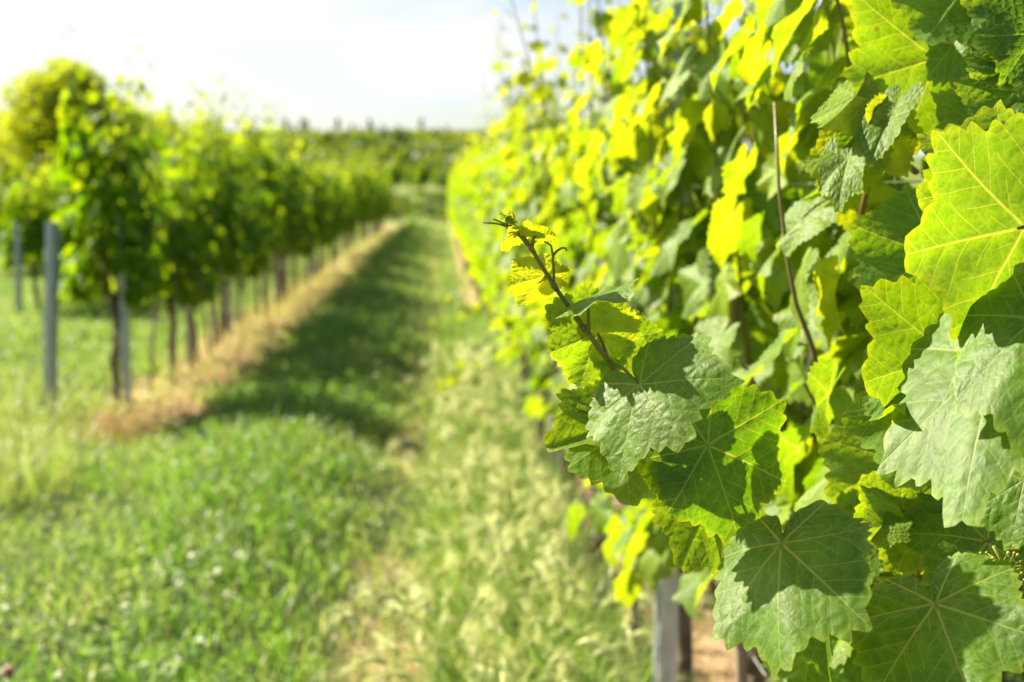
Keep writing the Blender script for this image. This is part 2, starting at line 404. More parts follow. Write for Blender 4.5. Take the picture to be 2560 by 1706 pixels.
MID = [leaf_template(18, 2, 3, 1.1, .09, fold=fo, droop=dr, cup=cu, wave=wv, seed=s, twist=tw, puff=.02)
       for s, (fo, dr, cu, wv, tw) in enumerate([(.05, .3, -.1, .07, .1), (.22, .35, 0, .06, -.1), (-.18, .3, 0, .09, .15), (.1, .15, -.25, .05, 0), (.3, .5, -.1, .1, .2), (0, .25, .15, .12, -.2)])]
FAR = [leaf_template(7, 2, 2, 1.1, .14, fold=fo, droop=dr, cup=cu, wave=wv, seed=s + 20)
       for s, (fo, dr, cu, wv) in enumerate([(.1, .35, -.1, .1), (-.2, .3, 0, .12), (.25, .4, -.2, .1), (0, .2, .2, .12)])]

def norm(a): return a / (np.linalg.norm(a, axis=-1, keepdims=True) + 1e-9)

def scatter_leaves(b, tmpl, pos, nrm, tip, size, tint, seed=0):
    """many leaves as one mesh; each gets its own place, pose, size and age"""
    pos, nrm, tip = map(np.asarray, (pos, nrm, tip)); r = np.random.default_rng(seed)
    nrm = norm(nrm); tip = norm(tip - (tip * nrm).sum(-1, keepdims=True) * nrm); xx = np.cross(tip, nrm)
    which = r.integers(0, len(tmpl), len(pos))
    for k, (v, idx, tot, uv, vuv) in enumerate(tmpl):
        s = np.where(which == k)[0]; n = len(s)
        if not n: continue
        w = v[None] * (size[s, None, None]) * np.stack([r.uniform(.85, 1.12, n), np.ones(n), r.uniform(.6, 1.5, n)], -1)[:, None]
        W = w[..., 0:1] * xx[s][:, None] + w[..., 1:2] * tip[s][:, None] + w[..., 2:3] * nrm[s][:, None] + pos[s][:, None]
        ix = idx[None] + (np.arange(n) * len(v))[:, None]
        off = r.uniform(0, 9, (n, 1, 2))
        b.add(W.reshape(-1, 3), ix, np.tile(tot, n), (uv[None] + off).reshape(-1, 2), np.tile(vuv, (n, 1)), np.repeat(tint[s], len(v)))

def grow_vine(seed, tall=1.0, extra=120, nshoot=13, thick=1.0, length=.78, low=.62, peak=0.0, bias=(0, 0, 0), young_up=0.0, zexp=1.15, zmax=1.72):
    """a trained vine: returns shoot polylines and leaf placements in the vine's own space (row along Y)"""
    r = np.random.default_rng(seed)
    shoots, P, N, T, S, A, PET = [], [], [], [], [], [], []
    for k in range(nshoot):
        y = (k + .5) / nshoot * length - length / 2 + r.normal(0, .02)
        L = r.uniform(1.1, 1.5) * tall * (1 + peak * (1 - 2.4 * abs(y) / length))
        if r.random() < .12: L += r.uniform(.12, .36)
        n = int(L / .075)
        lean = r.normal(0, .12) * thick; ly = r.normal(0, .10)
        pts = []; p = np.array([r.normal(0, .03), y, .68 + r.normal(0, .03)])
        for i in range(n + 1):
            t = i / n
            pts.append(p.copy())
            d = np.array([lean * math.sin(t * 3.1) * 1.4 + r.normal(0, .12), ly + r.normal(0, .12), 1.0])
            p = p + norm(d) * (L / n)
            lim = (.06 + .06 * t) * thick
            p[0] = np.clip(p[0], -lim * 1.3, lim * 1.3)
        shoots.append(np.array(pts))
        side = 1 if r.random() < .5 else -1
        for i in range(1, n + 1):
            t = i / n; side = -side
            for rep in range(1 if (t > .8 or r.random() < .62) else 2):
                sd = side if rep == 0 else (1 if r.random() < .5 else -1)
                pl = r.uniform(.04, .09) * (1 - .5 * t) * thick
                pd = norm(np.array([sd * r.uniform(.5, 1), r.normal(0, .55), r.uniform(-.1, .7)]))
                q = pts[i] + pd * pl
                young = np.clip((t - .55) / .45, 0, 1) + (.25 if rep else 0)
                s = r.uniform(.056, .082) * (1 - .62 * np.clip((t - .62) / .38, 0, 1) ** 1.3) * (.8 if rep else 1)
                P.append(q); S.append(s)
                N.append([sd * r.uniform(.25, .95), r.normal(0, .42), r.uniform(.15, .85)])
                T.append([sd * r.uniform(.0, .55), r.normal(0, .45), -r.uniform(.45, 1)])
                A.append(np.clip(r.beta(1.6, 4) * .7 + young * .55, 0, 1)); PET.append((pts[i], q))
    for k in range(extra):                                     # side-shoot leaves along both faces
        sd = 1 if r.random() < .5 else -1
        z = low + (zmax - low) * r.random() ** zexp
        q = np.array([sd * thick * abs(r.normal(.13, .04)), r.uniform(-length / 2, length / 2), z])
        P.append(q); S.append(r.uniform(.045, .075)); A.append(np.clip(r.beta(1.5, 3.2) * .8, 0, 1))
        N.append([sd * r.uniform(.4, 1), r.normal(0, .45), r.uniform(.1, .8)]); T.append([sd * r.uniform(0, .5), r.normal(0, .4), -r.uniform(.5, 1)])
        PET.append((q + np.array([-sd * .06, r.normal(0, .02), r.uniform(-.02, .05)]), q))
    A = np.clip(np.array(A) + young_up * r.random(len(A)), 0, 1)
    return shoots, np.array(P), norm(np.array(N)) + np.array(bias), np.array(T), np.array(S), A, PET

def trunk_mesh(b, r, h=.60, reach=.36):
    p = []; x = r.normal(0, .02); y = r.normal(0, .03)
    for t in np.linspace(0, 1, 9):
        p.append((x, y, -.06 + t * (h + .06))); x += r.normal(0, .010); y += r.normal(0, .012)
    b.tube(p, np.linspace(.030, .021, 9) * r.uniform(.85, 1.15) * (1 + .18 * np.sin(np.arange(9) * 2.1)), 9)
    hx, hy, hz = p[-1]
    b.tube([(hx, hy, hz - .045), (hx, hy, hz), (hx + .005, hy, hz + .035)], [.024, .038, .02], 9)
    for sg in (-1, 1):
        b.tube([(hx, hy, hz), (hx, hy + sg * .06, hz + .05), (0, hy + sg * .2, hz + .055), (0, sg * reach, hz + .03)], [.014, .010, .007, .005], 6)

def make_vine(seed, tmpl, mat, detail=True, **kw):
    root = empty('grapevine'); r = np.random.default_rng(seed + 500)
    b = MB(); trunk_mesh(b, r); b.build('trunk', M_BARK, root)
    shoots, P, N, T, S, A, PET = grow_vine(seed, **kw)
    b = MB()
    for s in shoots:
        b.tube(s if detail else s[::3], np.linspace(.0042, .0014, len(s if detail else s[::3])), 5 if detail else 3, tint=np.repeat(np.linspace(1, .1, len(s if detail else s[::3])), 5 if detail else 3))
    if detail:
        for a, q in PET: b.tube([a, (np.array(a) + q) / 2 + [0, 0, .008], q], .0012, 4, tint=.4)
    b.build('shoots', M_SHOOT, root)
    b = MB(); scatter_leaves(b, tmpl, P, N, T, S, A, seed); b.build('foliage', mat, root)
    return root

# ------------------------------------------------------------------ the vine rows
ORD = ['first', 'second', 'third', 'fourth', 'fifth', 'sixth', 'seventh', 'eighth', 'ninth', 'tenth', 'eleventh', 'twelfth', 'thirteenth',
       'fourteenth', 'fifteenth', 'sixteenth', 'seventeenth', 'eighteenth', 'nineteenth']
TENS = {2: ('twentieth', 'twenty'), 3: ('thirtieth', 'thirty'), 4: ('fortieth', 'forty'), 5: ('fiftieth', 'fifty'), 6: ('sixtieth', 'sixty'), 7: ('seventieth', 'seventy'), 8: ('eightieth', 'eighty')}
def ordinal(n):
    if n < 20: return ORD[n - 1]
    t, u = divmod(n, 10); return TENS[t][0] if u == 0 else TENS[t][1] + '-' + ORD[u - 1]

ROW_X, LEFT_X, LEFT2_X, LEFT3_X = .53, -2.06, -4.62, -7.2
HELIO = dict(tall=.88, bias=(-.12, .30, .06), young_up=.27)      # blades turned towards the light
near_protos = [make_vine(s, MID, M_LEAF, True, extra=160, nshoot=15, **HELIO) for s in (11, 12, 13, 14, 15)]
tall_protos = [make_vine(s, FAR, M_LEAF_FAR, False, extra=170, nshoot=15, **HELIO) for s in (21, 22, 23, 24)]
bushy = [make_vine(s, FAR, M_LEAF_FAR, False, extra=460, nshoot=14, thick=1.42, low=.64, peak=.60, zexp=1.4, zmax=1.5, length=.66, tall=t) for s, t in ((51, .66), (52, .72), (53, .60), (54, .68), (55, .64))]
used = set()
def plant(proto, x, y, label, group, flip=False, sc=1.0):
    if proto.name in used: o = copy_tree(proto)
    else: o = proto; used.add(proto.name)
    o.location = (x, y, float(height(x, y)) - .01); o.rotation_euler = (0, 0, math.pi if flip else 0); o.scale = (1, 1, sc)
    tag(o, label, 'grapevine', group)
    return o

STEP = .70
ys = np.arange(2.42, 44.5, STEP)
for k, y in enumerate(ys):
    pr_ = near_protos[k % 5] if y < 9 else tall_protos[(k * 3 + 1) % 4]
    plant(pr_, ROW_X + random.gauss(0, .03), y + random.gauss(0, .05),
          f'sunlit grapevine, {ordinal(k + 1)} beyond the vine with the long shoot leaning into the lane', 'grapevines of the tall row beside the lane',
          sc=random.uniform(.95, 1.06))
for k, y in enumerate(np.arange(7.66, 41.5, .86)):
    o = plant(bushy[(k * 3 + 1) % 5], LEFT_X + random.gauss(0, .03), y + random.gauss(0, .09),
          f'backlit grapevine, {ordinal(k + 1)} from the leaning grey end post', 'grapevines of the row across the grass lane',
          flip=random.random() < .5, sc=random.uniform(.88, 1.22))
for k, y in enumerate(np.arange(13.3, 42, STEP + .1)):
    plant(bushy[(k * 3 + 2) % 5], LEFT2_X + random.gauss(0, .03), y + random.gauss(0, .06),
          f'grapevine, {ordinal(k + 1)} from the short end post in the row behind', 'grapevines of the second row back', flip=random.random() < .5, sc=random.uniform(.85, .98))
for k, y in enumerate(np.arange(18.8, 42, STEP + .15)):
    plant(bushy[(k + 2) % 5], LEFT3_X + random.gauss(0, .03), y + random.gauss(0, .06),
          f'grapevine, {ordinal(k + 1)} along the third row back, mostly leaf tops showing', 'grapevines of the third row back', flip=random.random() < .5, sc=random.uniform(.85, .98))
# the next block, beyond the cross track
n = 0
for row, yy in enumerate((60, 67, 75)):
    for x in np.arange(-26 + row * 3, 6, 1.25 + .2 * row):
        n += 1
        o = plant(bushy[n % 5], x + random.gauss(0, .1), yy + random.gauss(0, .4) + .05 * x, 'small pale grapevine in the block beyond the cross track',
                  'grapevines beyond the cross track', flip=random.random() < .5, sc=random.uniform(.8, 1.1))
        o.rotation_euler.z += random.uniform(-.5, .5)

# ------------------------------------------------------------------ posts and wires
def make_post(h, w=.058):
    root = empty('vineyard_post'); b = MB(); t = .004; d = w * .7
    prof = np.array([(-w / 2, d / 2), (-w / 2, -d / 2), (-w * .22, -d / 2), (-w * .16, -d / 2 + .012), (w * .16, -d / 2 + .012), (w * .22, -d / 2), (w / 2, -d / 2), (w / 2, d / 2),
                     (w / 2 - .012, d / 2), (w / 2 - .012, d / 2 - t), (w / 2 - t, d / 2 - t), (w / 2 - t, -d / 2 + t), (w * .22 + t * .4, -d / 2 + t), (w * .16 + t * .4, -d / 2 + .012 + t),
                     (-w * .16 - t * .4, -d / 2 + .012 + t), (-w * .22 - t * .4, -d / 2 + t), (-w / 2 + t, -d / 2 + t), (-w / 2 + t, d / 2 - t), (-w / 2 + .012, d / 2 - t), (-w / 2 + .012, d / 2)])
    n = len(prof); v = np.concatenate([np.c_[prof, np.full(n, -.1)], np.c_[prof, np.full(n, h)]])
    k = np.arange(n); q = np.stack([k, (k + 1) % n, n + (k + 1) % n, n + k], -1)
    b.add(v, np.concatenate([q.ravel(), n + k]), [4] * n + [n]); b.build('profile', M_STEEL, root, flat=True)
    for z in np.arange(.35, h - .05, .15):
        for sg in (-1, 1):
            hb = MB(); hb.tube([(sg * w / 2, 0, z), (sg * (w / 2 + .009), 0, z + .004), (sg * (w / 2 + .011), 0, z + .018)], [.0035, .003, .002], 5)
            hb.build('hook', M_STEEL, root)
    return root
def place_post(o, base, top, label, group='steel vineyard posts'):
    base, top = Vector(base), Vector(top); d = (top - base).normalized()
    o.location = base; o.rotation_mode = 'XYZ'; o.rotation_euler = d.to_track_quat('Z', 'Y').to_euler()
    tag(o, label, 'post', group); return o
post_tall = make_post(1.95); post_end = make_post(1.22, .070); post_short = make_post(1.06, .07)
# posts of the tall row
PX = .485
place_post(post_tall, (PX, 2.36, 0), (PX + .005, 2.36, 2), 'bluish steel post standing nearest, under the big pale leaf')
for k, y in enumerate((5.0, 7.15, 11.6, 16.4, 21.2, 26, 31, 36, 41)):
    o = place_post(copy_tree(post_tall), (PX + .03, y, 0), (PX + .03 + random.gauss(0, .02), y, 2), f'steel post in the tall sunlit row, {ordinal(k + 1)} behind the nearest post'); o.scale = (1, 1, .88)
place_post(post_end, (-2.41, 7.05, 0), (-2.32, 7.02, 1.22), 'leaning grey end post at the near end of the row across the lane')
for k, y in enumerate((7.36, 9.2, 11.0, 14.1, 18.5, 23, 27.5, 32, 36.5)):
    o = place_post(copy_tree(post_tall), (LEFT_X + .04, y, 0), (LEFT_X + .06, y, 2), f'dark steel post among trunks, {ordinal(k + 1)} after the leaning end post'); o.scale = (1, 1, .66 if k == 0 else .78)
place_post(post_short, (-4.66, 12.85, 0), (-4.63, 12.85, 1.06), 'short grey end post of the second row back')
for k, y in enumerate((17, 22, 27, 32, 37)):
    o = place_post(copy_tree(post_tall), (LEFT2_X, y, 0), (LEFT2_X, y, 2), f'steel post inside the second row back, {ordinal(k + 1)} after its end post'); o.scale = (1, 1, .75)
# slim stakes tied beside near trunks
stake = empty('vine_stake'); b = MB()
b.tube([(0, 0, -.1), (0, 0, .4), (.004, .002, .9), (.004, 0, 1.25)], [.011, .011, .010, .009], 8); b.build('rod', M_STAKE, stake)
b = MB(); b.tube([(.02 * math.cos(a), .02 * math.sin(a), .5 + .002 * a) for a in np.linspace(0, 6.2, 14)], .002, 5); b.build('tie', M_PLASTIC, stake)
first = True
for k, (x, y, lab) in enumerate(((.475, 2.62, 'slim brown stake close behind the nearest steel post'), (.50, 3.15, 'slim brown stake one vine beyond the nearest steel post'), (.51, 3.78, 'slim brown stake two vines beyond the nearest steel post'),
                                 (.5, 4.5, 'slim brown stake just before the second steel post'), (.53, 1.80, 'slim brown stake under the lowest big dark leaf'))):
    o = stake if first else copy_tree(stake); first = False
    o.location = (x, y, 0); o.rotation_euler = (random.gauss(0, .03), random.gauss(0, .03), random.uniform(0, 6)); tag(o, lab, 'stake', 'slim vine stakes')

for k in range(26):
    o = copy_tree(stake); o.location = (LEFT_X + random.uniform(.02, .16), 7.45 + k * .43 + random.uniform(-.12, .12), 0); o.rotation_euler = (random.gauss(0, .05), random.gauss(0, .05), random.uniform(0, 6))
    tag(o, f'thin dark stake among trunks across the lane, {ordinal(k + 1)} from the leaning post', 'stake', 'slim stakes across the lane')

def wire(p0, p1, sag, label, r=.0014):
    n = max(8, int(abs(p1[1] - p0[1]) / 2)); t = np.linspace(0, 1, n)
    pts = np.array(p0)[None] * (1 - t)[:, None] + np.array(p1)[None] * t[:, None]; pts[:, 2] -= sag * np.abs(np.sin(t * math.pi * 6))
    b = MB(); b.tube(pts, r, 5); o = b.build('trellis_wire', M_WIRE); tag(o, label, 'wire', 'trellis wires')
for z, nm in ((.66, 'lowest'), (1.05, 'second lowest'), (1.42, 'second highest'), (1.80, 'highest')):
    wire((ROW_X - .03, -1, z), (ROW_X, 41, z), .012, f'{nm} thin trellis wire threaded through the tall sunlit row')
    wire((LEFT_X + .05, 7.2, min(z, 1.15) if z > 1.2 else z), (LEFT_X, 40, z), .012, f'{nm} thin trellis wire of the row behind the leaning post')
a0 = np.array((-2.39, 7.14, .82)); a1 = np.array((-2.74, 7.5, 0.0))
b = MB(); b.tube([a0, (a0 + a1) / 2, a1], .0035, 6); tag(b.build('anchor_wire', M_WIRE), 'thin anchor wire slanting from the leaning end post to the grass', 'wire')

# ------------------------------------------------------------------ the near vine with the long shoot (leaves one by one)
hero = empty('grapevine', (ROW_X, 1.05, 0))
tag(hero, 'nearest grapevine, with big sharp leaves and one long shoot leaning into the lane', 'grapevine', 'grapevines of the tall row beside the lane')
H0 = Vector(hero.location)
def L(p): return Vector(p) - H0                              # place -> the vine's own space

def hero_leaf(j, t, dj, dt, hint=(0, 0), side=1, w=1.0, tint=.3, parent=None, seed=0, pet=None, base=Vector((0, 0, 0)), **kw):
    """one modelled leaf: petiole end and tip as seen in the photograph, at depths dj and dt"""
    P0, P1 = at(*j, dj), at(*t, dt); a = (P1 - P0); s = a.length; a.normalize()
    n = (-FW + RT * hint[0] + UP * hint[1]); n = (n - a * n.dot(a)).normalized() * side
    x = a.cross(n)
    arg = dict(lobing=1.0, tooth_amp=.10, fold=.04, droop=.25, cup=-.05, wave=.045, puff=.014, seed=seed); arg.update(kw)
    v, idx, tot, uv, vuv = leaf_template(17, 5, 13, **arg); tint *= .55 if tint < .7 else 1
    v = v.copy(); v[:, 0] *= w; v *= s / .97
    # the midrib's droop must not shorten the leaf
    W = np.outer(v[:, 0], x) + np.outer(v[:, 1], a) + np.outer(v[:, 2], n)
    r = np.random.default_rng(seed + 77)
    b = MB(); b.add(W, idx, tot, uv + r.uniform(0, 9, 2), vuv, np.clip(tint + .04 * np.sin(v[:, 0] * 40 / s), 0, 1))
    b.t[-1][-((len(v) - 1) // 13):] += .4                          # paler margin
    o = b.build('leaf', M_LEAF, parent); o.location = P0 - H0 - base
    if pet is not None:
        E = at(*pet); m_ = (P0 + E) / 2 + UP * .004
        pb = MB(); pb.tube([(E - P0), (m_ - P0), Vector((0, 0, 0)), a * (.06 * s)], [.0019, .0015, .0015, .0008], 7, tint=.45)
        return o, pb
    return o, None

# --- the long shoot
stem_px = [(1820, 1290, .93), (1747, 1220, .92), (1681, 1149, .905), (1630, 1093, .895), (1599, 1032, .885), (1556, 962, .875), (1522, 904, .87), (1461, 822, .865),
           (1385, 715, .86), (1329, 623, .86), (1290, 580, .86), (1268, 556, .862)]
sp_ = [L(at(*p)) for p in stem_px]
root_pt = [Vector((.0, .1, .72)), L(at(2110, 1420, 1.06)), L(at(1960, 1345, .985))]
b = MB(); pts = root_pt + sp_
rad = [.0045, .0042, .004] + list(np.linspace(.0036, .0010, len(sp_)))
b.tube(pts, rad, 8, tint=np.repeat([1, .9, .9] + list(np.linspace(.9, .12, len(sp_))), 8))
for k in (3, 5, 8, 9, 10):                                   # swollen nodes
    k += 1; p = pts[k + 1]; d = (pts[k + 2] - pts[k]).normalized(); b.tube([p - d * .005, p, p + d * .005], [rad[k + 1] * .9, rad[k + 1] * 1.55, rad[k + 1] * .9], 8, tint=.8)
def petiole(a, z):
    A_, Z_ = L(at(*a)), L(at(*z)); m_ = (A_ + Z_) / 2 + UP * .003
    b.tube([A_, m_, Z_], [.0017, .0013, .0011], 6, tint=.5)
for a_, z_ in (((1329, 623, .86), (1339, 588, .858)), ((1318, 610, .86), (1298, 586, .862)), ((1392, 725, .86), (1362, 692, .865)), ((1471, 835, .864), (1471, 753, .852)),
               ((1520, 902, .87), (1494, 834, .875)), ((1524, 906, .868), (1599, 963, .81)), ((1630, 1093, .895), (1571, 1060, .88)), ((1635, 1100, .89), (1560, 1000, .90)), ((1700, 1170, .90), (1770, 1113, .87)),
               ((1722, 1195, .915), (1785, 1245, .93))): petiole(a_, z_)
shoot = b.build('long_shoot', M_SHOOT, hero)
SH = [ # j, t, dj, dt, hint, side, width, tint, extra
 ((1339, 590), (1394, 574), .858, .85, (-.2, -2.2), -1, 1.0, .95, dict(wave=.12)),
 ((1298, 586), (1242, 604), .862, .85, (.3, -1.2), -1, .8, .95, dict(wave=.1)),
 ((1362, 692), (1260, 714), .865, .85, (.3, -.2), -1, .72, .92, dict(fold=.25, wave=.08)),
 ((1366, 700), (1418, 672), .868, .872, (.3, .0), -1, .85, .9, dict(fold=.2)),
 ((1471, 753), (1580, 722), .852, .82, (-.2, 2.2), 1, 1.0, .55, dict(droop=.1, wave=.08)),
 ((1494, 834), (1348, 893), .875, .85, (.0, .0), -1, .9, .5, dict(fold=.12)),
 ((1500, 838), (1603, 800), .875, .885, (.4, .0), -1, .9, .85, dict(fold=.1)),
 ((1535, 858), (1432, 950), .90, .89, (.2, .0), -1, .9, .6, {}),
 ((1560, 850), (1650, 915), .93, .93, (-.2, .2), 1, 1.0, .3, {}),
 ((1599, 963), (1698, 1092), .81, .755, (-.9, .9), 1, 1.12, .28, dict(fold=-.12, lobing=1.25, droop=.3)),
 ((1571, 1060), (1556, 1293), .88, .85, (.2, .3), -1, .92, .45, dict(fold=.15, droop=.35)),
 ((1560, 1078), (1400, 1064), .885, .85, (-.4, .9), 1, .95, .55, dict(fold=.2, wave=.08)),
 ((1770, 1113), (1985, 1205), .87, .885, (-.42, .42), 1, 1.05, .10, dict(lobing=1.15, droop=.2)),
 ((1785, 1245), (1686, 1424), .93, .90, (.3, .3), -1, .9, .42, dict(fold=.12)),
 ((1800, 1300), (1738, 1418), .95, .95, (-.2, .1), 1, 1.0, .2, {}),
 ((1690, 1150), (1610, 1040), .94, .96, (-.2, .2), -1, 1.0, .6, {}),
]
for k, (j, t, dj, dt, hint, sd, w, ti, kw) in enumerate(SH):
    hero_leaf(j, t, dj, dt, hint, sd, w, ti, shoot, 100 + k, **kw)
for k, pts_px in enumerate((((1385, 715, .86), (1384, 670, .855), (1382, 640, .85), (1378, 615, .848), (1368, 607, .846), (1360, 605, .846)),
                            ((1382, 640, .85), (1392, 628, .848), (1405, 620, .846), (1414, 621, .846), (1417, 628, .846)),
                            ((1290, 580, .86), (1262, 560, .858), (1232, 547, .855)), ((1275, 568, .86), (1240, 559, .858), (1208, 557, .855)),
                            ((1885, 1540, .86), (1828, 1558, .85), (1830, 1580, .85), (1834, 1600, .85)))):
    tb = MB(); P_ = [L(at(*p)) for p in pts_px]; tb.tube(P_, np.linspace(.0011, .0007, len(P_)), 6, tint=.3)
    tb.build('tendril', M_SHOOT, shoot)
bb = MB()
for k in range(14):                                            # furled tip leaves
    c = L(at(1278 + random.uniform(-22, 20), 556 + random.uniform(-14, 14), .86 + random.uniform(-.006, .006)))
    v, idx, tot, uv, vuv = MID[k % 6]
    q = Matrix.Rotation(random.uniform(0, 6), 3, Vector((random.gauss(0, 1), random.gauss(0, 1), random.gauss(0, 1))).normalized())
    bb.add((v * [.55, 1, 1] * random.uniform(.005, .009)) @ np.array(q).T + np.array(c), idx, tot, uv, vuv, random.uniform(.6, 1))
bb.build('shoot_tip', M_LEAF, shoot)

# --- the big leaves around it
HL = [
 # lower right
 ((1955, 1361), (1912, 1655), .77, .70, (-1.0, .9), 1, .80, .10, (2060, 1300, .95), dict(basal=.72, fold=-.10, droop=.35, puff=.011)),
 ((2339, 1512), (2425, 1755), .74, .675, (-.75, .9), 1, 1.0, .04, (2480, 1420, .9), dict(basal=.85, droop=.25, puff=.011, lobing=1.1)),
 ((2470, 1355), (2255, 1310), .93, .92, (-.3, .8), 1, 1.0, .04, (2560, 1330, .95), {}),
 ((2055, 1490), (2050, 1730), .93, .91, (-1.6, .0), 1, .55, .12, (2100, 1440, .97), dict(fold=.4)),
 ((2030, 1600), (2000, 1760), 1.15, 1.15, (-.5, .3), 1, 1.0, .15, (2060, 1500, 1.15), {}),
 # right middle
 ((2500, 890), (2372, 1272), .77, .70, (-1.1, .8), 1, .74, .15, (2575, 830, .84), dict(fold=-.06, droop=.2, puff=.011, lobing=1.2, wave=.025)),
 ((2590, 800), (2525, 1090), .74, .68, (-1.2, .6), 1, .7, .2, None, dict(puff=.011)),
 ((2375, 890), (2136, 955), .86, .84, (-.45, -.1), -1, 1.1, .42, (2450, 880, .9), dict(fold=.1, lobing=1.2)),
 ((2370, 1010), (2200, 1245), .85, .83, (-.55, -.1), -1, .9, .45, (2470, 980, .9), dict(fold=.12, lobing=1.2)),
 ((2345, 950), (2215, 1085), .84, .80, (-.7, .1), -1, .6, .5, (2420, 930, .88), dict(fold=.3, wave=.1)),
 ((2260, 1280), (2130, 1190), .95, .95, (-.4, .3), -1, 1.0, .6, (2330, 1260, 1), {}),
 ((2300, 1300), (2140, 1330), .95, .93, (-.3, .2), -1, 1.0, .55, (2360, 1280, 1), dict(fold=.2)),
 ((2120, 1330), (2250, 1400), .98, .97, (.0, .3), -1, 1.1, .4, (2060, 1280, 1), {}),
 ((2200, 1320), (2275, 1345), .93, .91, (-.2, 1.2), 1, 1.0, .5, (2170, 1360, .96), {}),
 ((2240, 1150), (2060, 1260), 1.02, 1.0, (-.3, .2), -1, .9, .55, (2300, 1120, 1.05), {}),
 ((2560, 1200), (2520, 1370), .86, .84, (-.8, .4), 1, .9, .12, None, dict(puff=.0115)),
 ((2470, 1150), (2450, 1290), .90, .89, (-.3, .2), -1, 1.0, .5, (2520, 1100, .93), {}),
 ((2590, 1300), (2480, 1400), .97, .96, (-.4, .4), 1, 1.0, .05, None, {}),
 # the big translucent leaves upper right
 ((2562, 567), (2225, 640), .80, .77, (-.35, -.2), -1, 1.0, .40, (2640, 600, .85), dict(lobing=1.2, fold=.06, droop=.2, puff=.011)),
 ((2520, 440), (2265, 520), .86, .84, (-.4, .1), -1, .8, .48, (2600, 420, .9), dict(lobing=1.1)),
 ((2345, 640), (2125, 760), .93, .91, (-.4, .1), -1, 1.0, .28, (2420, 620, .96), dict(fold=.1)),
 ((2540, 650), (2520, 760), .86, .86, (-.8, .5), 1, .8, .2, None, {}),
 ((2342, 145), (2105, 222), 1.02, 1.0, (-.4, -.2), -1, 1.0, .40, (2440, 160, 1.05), dict(lobing=1.15, droop=.2)),
 ((2406, -20), (2298, 130), .98, .97, (-.4, .0), -1, 1.1, .48, None, {}),
 ((2433, 55), (2412, 232), .97, .95, (-.8, .5), 1, .85, .2, (2460, -20, 1), dict(fold=-.1)),
 ((2540, -30), (2438, 85), .95, .94, (-.3, .1), -1, 1.1, .45, None, {}),
 ((2585, 90), (2440, 82), .92, .91, (-.2, .3), 1, 1.1, .12, None, {}),
 ((2530, 165), (2410, 205), .93, .92, (-.3, .5), -1, .7, .5, None, {}),
 ((2545, 225), (2425, 335), .92, .91, (-.4, .1), -1, .9, .35, None, {}),
 ((2562, 290), (2478, 368), .90, .88, (-.9, .4), 1, .9, .22, None, {}),
 ((2600, 360), (2490, 400), .87, .86, (-.3, .2), -1, .9, .75, None, {}),
 ((2330, 30), (2215, 75), 1.06, 1.06, (-.3, .0), -1, 1.0, .35, None, {}),
 ((2480, 330), (2320, 380), .98, .97, (-.3, .1), -1, 1.0, .5, None, {}),
 ((2440, 360), (2370, 420), .96, .95, (-.5, .6), 1, .8, .3, None, {}),
 # the small bright tuft left of them
 ((2140, 238), (2045, 350), .98, .96, (-.5, .1), -1, .55, .95, None, dict(fold=.3)),
 ((2165, 300), (2110, 370), .98, .97, (-.2, .1), 1, 1.0, .25, None, {}),
 ((2120, 392), (2085, 522), .97, .95, (-1.0, .5), 1, .6, .45, None, dict(fold=.15)),
 ((2235, 275), (2165, 395), .96, .94, (-1.0, .9), 1, .55, .45, None, dict(fold=.2)),
 ((2205, 330), (2300, 360), .97, .99, (-.3, .1), -1, 1.0, .8, None, {}),
 ((2210, 350), (2262, 415), .98, .99, (-.3, .1), -1, 1.0, .8, None, {}),
 ((2150, 400), (2120, 480), .99, .99, (-.3, .2), -1, .8, .85, None, {}),
 ((2130, 370), (2060, 500), .985, .98, (-.3, .1), -1, .8, .9, None, {}),
]
for k, (j, t, dj, dt, hint, sd, w, ti, pet, kw) in enumerate(HL):
    o, pb = hero_leaf(j, t, dj, dt, hint, sd, w, ti, hero, 200 + k, pet, **kw)
    if pb: pb.build('petiole', M_SHOOT, o)

# canes of the near vine and the next one, tied to the wires
for px in ([(2045, 960, 1.22), (2035, 880, 1.21), (1990, 760, 1.2), (1969, 653, 1.2), (1947, 468, 1.2), (1937, 256, 1.2)],
           [(2150, 560, 1.15), (2165, 480, 1.15), (2185, 400, 1.12), (2230, 330, 1.1)], [(2290, 430, 1.1), (2240, 390, 1.05), (2190, 330, 1.0), (2160, 300, .98)],
           [(2560, 1180, .95), (2490, 1110, .92), (2430, 1060, .9)], [(2600, 1640, .98), (2540, 1500, .95), (2530, 1150, .98), (2545, 700, 1.0), (2550, 250, 1.0), (2500, 60, 1.0), (2490, -90, 1.0)],
           [(2130, 1490, 1.05), (2180, 1440, 1.0), (2175, 1330, .99), (2165, 1290, .99)], [(1890, 970, 1.35), (1870, 930, 1.35), (1845, 900, 1.34)],
           [(2080, 1060, 1.25), (2040, 1010, 1.25), (2010, 960, 1.26)]):
    P_ = [L(at(*p)) for p in px]; cb = MB(); cb.tube(P_, np.linspace(.0034, .0016, len(P_)), 7, tint=np.repeat(np.linspace(1, .5, len(P_)), 7))
    cb.build('shoot', M_SHOOT, hero)
b = MB(); trunk_mesh(b, np.random.default_rng(5)); b.build('trunk', M_BARK, hero)
